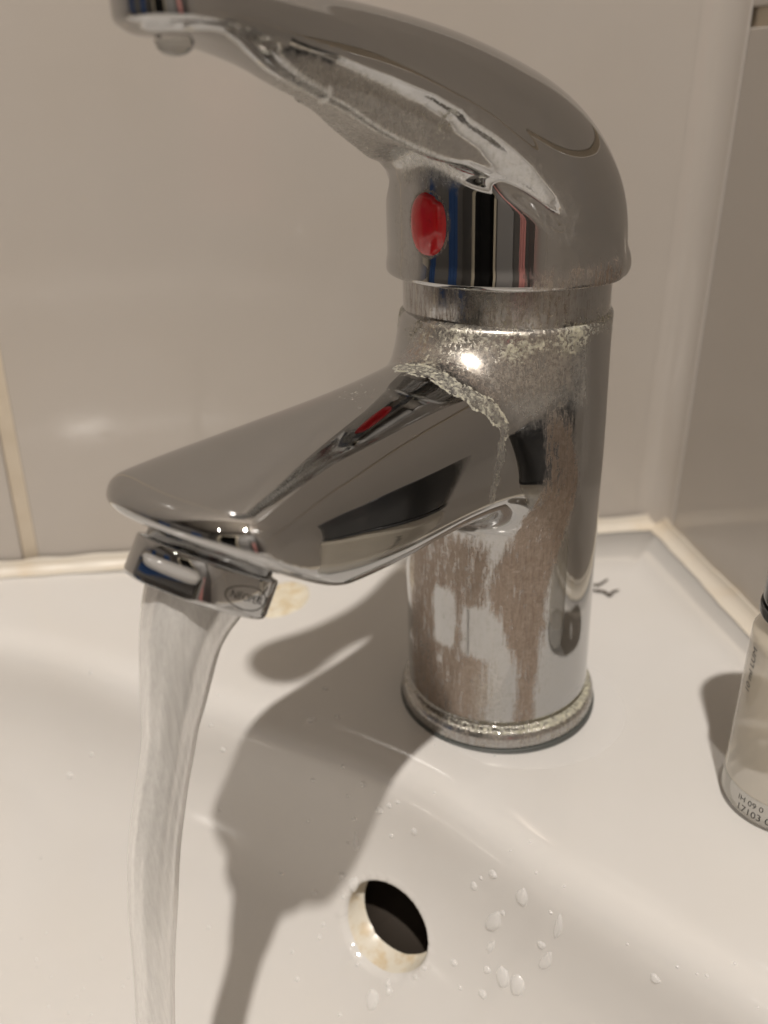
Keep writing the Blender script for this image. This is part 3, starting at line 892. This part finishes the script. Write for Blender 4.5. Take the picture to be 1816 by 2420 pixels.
lathe('glass_base', round_prof([(.01, 0), (11.2, 0), (12.5, 1.6), (12.5, 6.9), (.01, 6.9)], .9)[5:-5], GLASS, bottle, 96, False)
lathe('bottle_body', round_prof([(.01, 7.0), (12.5, 7.0), (12.5, 42.5), (10.6, 46), (8.0, 47), (.01, 47)], .5)[5:-5], LOTION, bottle, 96, False)
lathe('neck_ring', round_prof([(8.05, 46.9), (12.0, 46.9), (12.0, 49), (8.05, 49)], .5), CAPM, bottle, 96)
lathe('cap', round_prof([(.01, 49.3), (11.7, 49.3), (11.9, 82), (.01, 82)], 1.2)[5:-5], CAPM, bottle, 96, False)
PRINT = mat('black_print', Base_Color=(.02, .02, .02), Roughness=.5)
def on_bottle(xy, ph0, z0, vert=False):
    out = []
    for x, y, _ in xy:
        if vert: x, y = -y, x
        ph = ph0+x/12.55
        out.append((12.56*math.cos(ph), 12.56*math.sin(ph), z0+y))
    return out
PH = math.atan2(-195.7+39.4, -29.3-58.6)-R(20)     # towards the viewer
for s0, dz, dph, sz, vert in (('17103 05', 2.9, -.30, 2.4, False), ('IH 09 0', 5.3, -.42, 2.0, False), ('10 ml LUM', 35.0, -1.0, 2.4, True)):
    vs, fs = text_mesh(s0, sz)
    link_mesh('lettering', on_bottle(vs, PH+dph, dz, vert), fs, PRINT, bottle)

# ------------------------------------------------------------------ small wet and dirty things
DROP = mat('whitened_water', Base_Color=(1, 1, 1), Roughness=.07, IOR=1.33)
DROP.node_tree.nodes['Principled BSDF'].inputs['Transmission Weight'].default_value = .12  # white diffuse share stands in for light the drops would focus
t = NT(DROP)
tp_ = t.n('ShaderNodeBsdfTransparent'); mx = t.n('ShaderNodeMixShader')
mx.inputs[0].default_value = .38
out = [n for n in t.t.nodes if n.type == 'OUTPUT_MATERIAL'][0]
t.l(tp_.outputs[0], mx.inputs[1]); t.l(t.b.outputs[0], mx.inputs[2]); t.l(mx.outputs[0], out.inputs[0])

def nearest(p):
    h = bvh.find_nearest(Vector(p)*S)
    return h[0]/S, h[1]
def drop_mesh(kind, seed):
    """a flattened dome with an uneven outline; +y runs downhill"""
    r_ = random.Random(seed); ph = [r_.uniform(0, 6.28) for _ in range(4)]
    V, F = [], []; nr, na = 6, 24
    for i in range(nr+1):
        q = i/nr
        for k in range(na):
            a = 2*math.pi*k/na
            o = 1+.10*math.sin(2*a+ph[0])+.07*math.sin(3*a+ph[1])+(.04*math.sin(5*a+ph[2]))
            x, y = q*o*math.cos(a), q*o*math.sin(a)
            if kind in ('big', 'lng'):
                y *= 1.7 if kind == 'big' else 3.0
                x *= 1-.35*max(0, -math.sin(a))          # teardrop, narrow uphill
            V.append((x, y, .55*math.sqrt(max(0, 1-q**2.2))-.02))
    for i in range(nr):
        for k in range(na): F.append((i*na+k, (i+1)*na+k, (i+1)*na+(k+1) % na, i*na+(k+1) % na))
    me = bpy.data.meshes.new('water_drop'); me.from_pydata((np.array(V)*S).tolist(), [], F); me.update()
    me.polygons.foreach_set('use_smooth', [True]*len(me.polygons)); me.materials.append(DROP)
    return me
DROPS = {
'big': [(-41.1, -42.7, -31.6), (-37.9, -55.5, -47.3), (-14.4, -62.9, -19.1), (-7.1, -64.2, -8.7), (-12.6, -69.1, -27.3), (-9.7, -71.8, -26.8)],
'lng': [(-4.3, -73.4, -19.4), (-0.8, -71.4, -10.0), (-15.1, -64.5, -23.9), (-41.8, -37.6, -22.0)],
'mid': [(-44.6, 0.7, -0.0), (-47.5, -11.4, -0.5), (-40.9, -10.7, -0.1), (-45.4, -38.9, -30.2), (-22.5, -60.7, -31.5), (-28.7, -43.5, -12.4), (-12.6, -57.9, -8.5), (-17.8, -56.7, -15.0), (-15.8, -66.2, -28.1), (-16.4, -68.0, -32.2), (-35.6, -37.4, -11.8), (-37.7, -31.8, -6.4), (-73.5, -13.6, -12.1), (-122.4, 1.9, -33.0), (15.7, -84.4, -7.2), (-34.6, -57.1, -45.2), (-4.9, -71.5, -16.8)],
'sml': [(-41.3, -26.2, -3.9), (-42.3, -32.4, -11.7), (-53.0, -30.1, -22.2), (-50.4, -26.8, -11.2), (-41.8, -35.4, -17.0), (-32.8, -37.7, -8.9), (-30.4, -37.6, -6.6), (-33.9, -41.3, -16.7), (-43.6, -36.7, -22.9), (-45.7, -40.6, -34.1), (-59.8, -31.9, -35.3), (-49.0, -41.9, -40.6), (-49.8, -43.0, -43.2), (-56.0, -42.4, -48.2), (-35.1, -52.9, -40.4), (-40.0, -50.3, -43.0), (-27.1, -58.2, -35.8), (-30.2, -56.1, -37.6), (-32.9, -55.6, -41.3), (-15.9, -57.0, -12.0), (-44.4, -54.9, -53.3), (-12.3, -63.4, -16.0), (-1.5, -68.9, -7.8), (-12.3, -58.2, -8.4), (-76.3, -18.9, -27.9), (-75.5, -8.5, -6.0), (-110.2, 12.4, -3.2), (-114.9, 1.3, -25.8), (-77.8, -31.7, -51.6), (-51.6, -37.4, -35.7), (-54.5, -46.5, -52.3), (-20.9, -64.2, -34.1)],
'tin': [(-4.1, -52.9, -1.2), (-0.1, -59.1, -1.6), (1.4, -51.3, -0.3), (5.7, -62.5, -1.1), (13.3, -77.2, -3.6), (26.1, -82.7, -1.3), (28.1, -83.1, -1.0), (35.1, -89.4, -0.8), (22.5, -81.5, -1.9), (34.6, -80.8, -0.1), (-4.5, -21.2, 0.0), (-3.1, -25.4, 0.0), (1.3, -26.2, 0.0), (-17.2, -21.8, -0.0), (-18.8, -35.7, -1.0), (-129.4, -6.6, -53.2), (-131.8, -19.3, -69.3), (-124.4, -20.1, -66.1), (-126.0, -24.3, -71.2), (-125.3, -25.8, -72.2), (-120.5, -28.7, -72.4), (-106.5, -28.6, -65.5), (-98.2, -33.7, -66.6), (-99.6, -34.8, -68.3), (-110.7, -32.8, -71.7), (-112.0, -34.0, -73.3), (-119.7, -34.1, -76.7), (-113.6, -36.3, -75.9), (-107.3, -37.9, -74.6), (-72.5, -0.5, -1.0)]}
SIZE = {'big': 1.5, 'lng': .9, 'mid': .85, 'sml': .55, 'tin': .30}
GROUPS = {'big': 'large running water drops on the basin wall', 'lng': 'long water trails on the basin wall', 'mid': 'medium water drops on the basin',
          'sml': 'small water drops on the basin', 'tin': 'tiny bright water beads on the basin'}
OWN = {'big': ['fat teardrop of water in the shadow just left of the overflow hole', 'fat teardrop of water below the left side of the overflow hole',
               'fat teardrop of water immediately right of the overflow hole', 'tall teardrop of water highest and farthest right of the overflow hole',
               'teardrop of water low on the wall, right below the overflow hole', 'lowest fat teardrop of water near the bottom edge, right of the overflow'],
       'lng': ['long slanting water trail low on the wall, right of the overflow hole', 'short upright water trail farthest right on the basin wall',
               'narrow water trail under the fat drop beside the overflow hole', 'thin water trail inside the shadow above left of the overflow hole']}
LABELS = {'big': 'large teardrop shaped water drop running down the white basin wall', 'lng': 'long narrow trail of water running down the white basin wall',
          'mid': 'medium round water drop on the glossy white basin', 'sml': 'small faint water drop on the glossy white basin',
          'tin': 'tiny sparkling bead of water on the white basin'}
dr = random.Random(3)
for kind, pts in DROPS.items():
    meshes = [drop_mesh(kind, q) for q in range(5)]
    for p in pts:
        c, n = nearest(p)
        if n.z < 0: n = -n
        down = Vector((0, 0, -1)); y_ = down-n*down.dot(n)
        if y_.length < .15: y_ = Vector((dr.uniform(-1, 1), dr.uniform(-1, 1), 0)); y_ -= n*y_.dot(n)
        y_.normalize(); x_ = y_.cross(n)
        tw = Matrix.Rotation(dr.uniform(-.35, .35), 3, n); x_, y_ = tw @ x_, tw @ y_
        o = bpy.data.objects.new('water_drop', dr.choice(meshes)); COL.objects.link(o)
        k_ = SIZE[kind]*dr.uniform(.8, 1.25)
        o.matrix_world = Matrix.Translation(c*S) @ Matrix((x_, y_, n)).transposed().to_4x4() @ Matrix.Scale(k_, 4)
        lab = LABELS[kind]
        if kind in OWN: lab = OWN[kind][pts.index(p)]
        elif p[0] < -95: lab += ', left of the falling stream'
        elif p[0] < -62: lab += ', close beside the falling stream'
        elif p[2] > -1.5: lab += ', up on the flat ledge'
        elif p[0] < -33: lab += ', between stream and overflow hole'
        elif p[1] > -50: lab += ', just above the overflow hole'
        else: lab += ', right of the overflow hole'
        tag(o, lab, 'water drop', GROUPS[kind])
hd = drop_mesh('mid', 9)
HANG = mat('hanging_water', Base_Color=(.80, .80, .78), Roughness=.03, IOR=1.33)
HANG.node_tree.nodes['Principled BSDF'].inputs['Transmission Weight'].default_value = 1.0
hd.materials.clear(); hd.materials.append(HANG)
o = bpy.data.objects.new('water_drop', hd); COL.objects.link(o)
hp = np.array((76.5, 0, 151.6)); ca_, sa_ = math.cos(AZ+HAZ), math.sin(AZ+HAZ)
hw_ = Matrix.Rotation(TILT, 3, 'Y') @ Vector((hp[0]*ca_, hp[0]*sa_, hp[2]))
o.matrix_world = Matrix.Translation(hw_*S) @ Matrix.Rotation(math.pi, 4, 'X') @ Matrix.Diagonal((2.6, 2.4, 3.6, 1))
tag(o, 'single drop of water hanging under the tip of the raised lever', 'water drop')

# thin pool of water round the front right of the tap's foot
V_, F_ = [], []; na, nr = 90, 14
for i in range(na+1):
    q = i/na; a = R(-125+165*q)
    ro = 24.8+8.6*math.sin(math.pi*q)**.6*(1+.10*mnoise.noise(Vector((q*4, 1, 0))))*(.62+.38*math.cos((q-.62)*3.2))
    for k in range(nr+1):
        x = k/nr; r = 23.5+(ro-23.5)*x
        z = .55*math.sqrt(max(0, 1-x**7))*(1-.35*x)-.01
        V_.append((r*math.cos(a), r*math.sin(a), z))
F_ = [(i*(nr+1)+k, i*(nr+1)+k+1, (i+1)*(nr+1)+k+1, (i+1)*(nr+1)+k) for i in range(na) for k in range(nr)]
POOL = DROP.copy(); POOL.name = 'puddle_water'
[n for n in POOL.node_tree.nodes if n.type == 'MIX_SHADER'][0].inputs[0].default_value = .13
POOL.node_tree.nodes['Principled BSDF'].inputs['Specular IOR Level'].default_value = 1.0
pool = link_mesh('water_puddle', V_, F_, POOL)
tag(pool, 'thin clear puddle on the basin deck hugging the foot of the tap', 'puddle')

# yellowish soap residue on the deck behind the aerator
RES = mat('dried_soap', Roughness=.45)
t = NT(RES); v = t.coords()
t.l(t.mix(t.ramp(t.noise(v, .28, 5, .6, .6), .40, .66), (.70, .655, .54), (.60, .50, .33)), t.b.inputs['Base Color'])
t.bump(t.noise(v, .5, 4), .3, .001)
OUT = catmull([(-64.9, 53.7), (-58.6, 56.4), (-53.6, 53.6), (-52.4, 47.3), (-54.2, 41.0), (-59.1, 36.4), (-64, 35.5), (-68.0, 40.5), (-68.0, 49.5)], 8)
cc = OUT.mean(0); V_, F_ = [], []; nr = 10; na = len(OUT)
for i in range(nr+1):
    q = i/nr
    for k in range(na):
        p = cc+(OUT[k]-cc)*q
        z = (.55+.35*mnoise.noise(Vector((p[0]*.25, p[1]*.25, 0))))*math.sqrt(max(0, 1-q**4))+.25*math.exp(-((q-.78)/.12)**2)-.01*(q == 1)
        V_.append((p[0], p[1], z))
F_ = [(i*na+k, (i+1)*na+k, (i+1)*na+(k+1) % na, i*na+(k+1) % na) for i in range(nr) for k in range(na)]
res = link_mesh('soap_residue', V_, F_, RES)
tag(res, 'yellowish dried soap residue on the white deck behind the aerator', 'soap residue')

# two curled bits of lint beside the tap
LINT = mat('dark_lint', Base_Color=(.09, .075, .06), Roughness=.8)
def strand(name, pts, r, label):
    P = catmull(pts+pts[::-1][1:-1], 10)[:10*(len(pts)-1)+1]
    V_, F_ = [], []; m_ = 7
    for i, p in enumerate(P):
        d_ = P[min(i+1, len(P)-1)]-P[max(i-1, 0)]; d_ /= np.linalg.norm(d_)
        sd = np.array((-d_[1], d_[0], 0)); rr_ = r*(.55+.45*math.sin(math.pi*i/(len(P)-1)))*(1+.4*mnoise.noise(Vector((i*.5, r, 0))))
        for k in range(m_):
            a = 2*math.pi*k/m_
            V_.append(p+sd*rr_*math.cos(a)+np.array((0, 0, 1))*rr_*math.sin(a))
    F_ = [(i*m_+k, i*m_+(k+1) % m_, (i+1)*m_+(k+1) % m_, (i+1)*m_+k) for i in range(len(P)-1) for k in range(m_)]
    F_ += [tuple(range(m_)), tuple((len(P)-1)*m_+k for k in range(m_))]
    o = link_mesh(name, V_, F_, LINT); tag(o, label, 'lint')
strand('lint_strand', [(35.6, 54.2, .3), (37.4, 53.6, .5), (38.8, 54.4, .4), (41.6, 57.4, .3)], .42, 'shorter dark curl of lint on the deck, nearer the back wall')
strand('lint_strand', [(33.8, 51.6, .3), (36.4, 50.2, .4), (38.6, 49.4, .6), (40.2, 47.2, .5), (41.2, 48.8, .8), (43.6, 50.6, .4)], .48, 'longer dark twisted lint on the deck, right of the tap column')
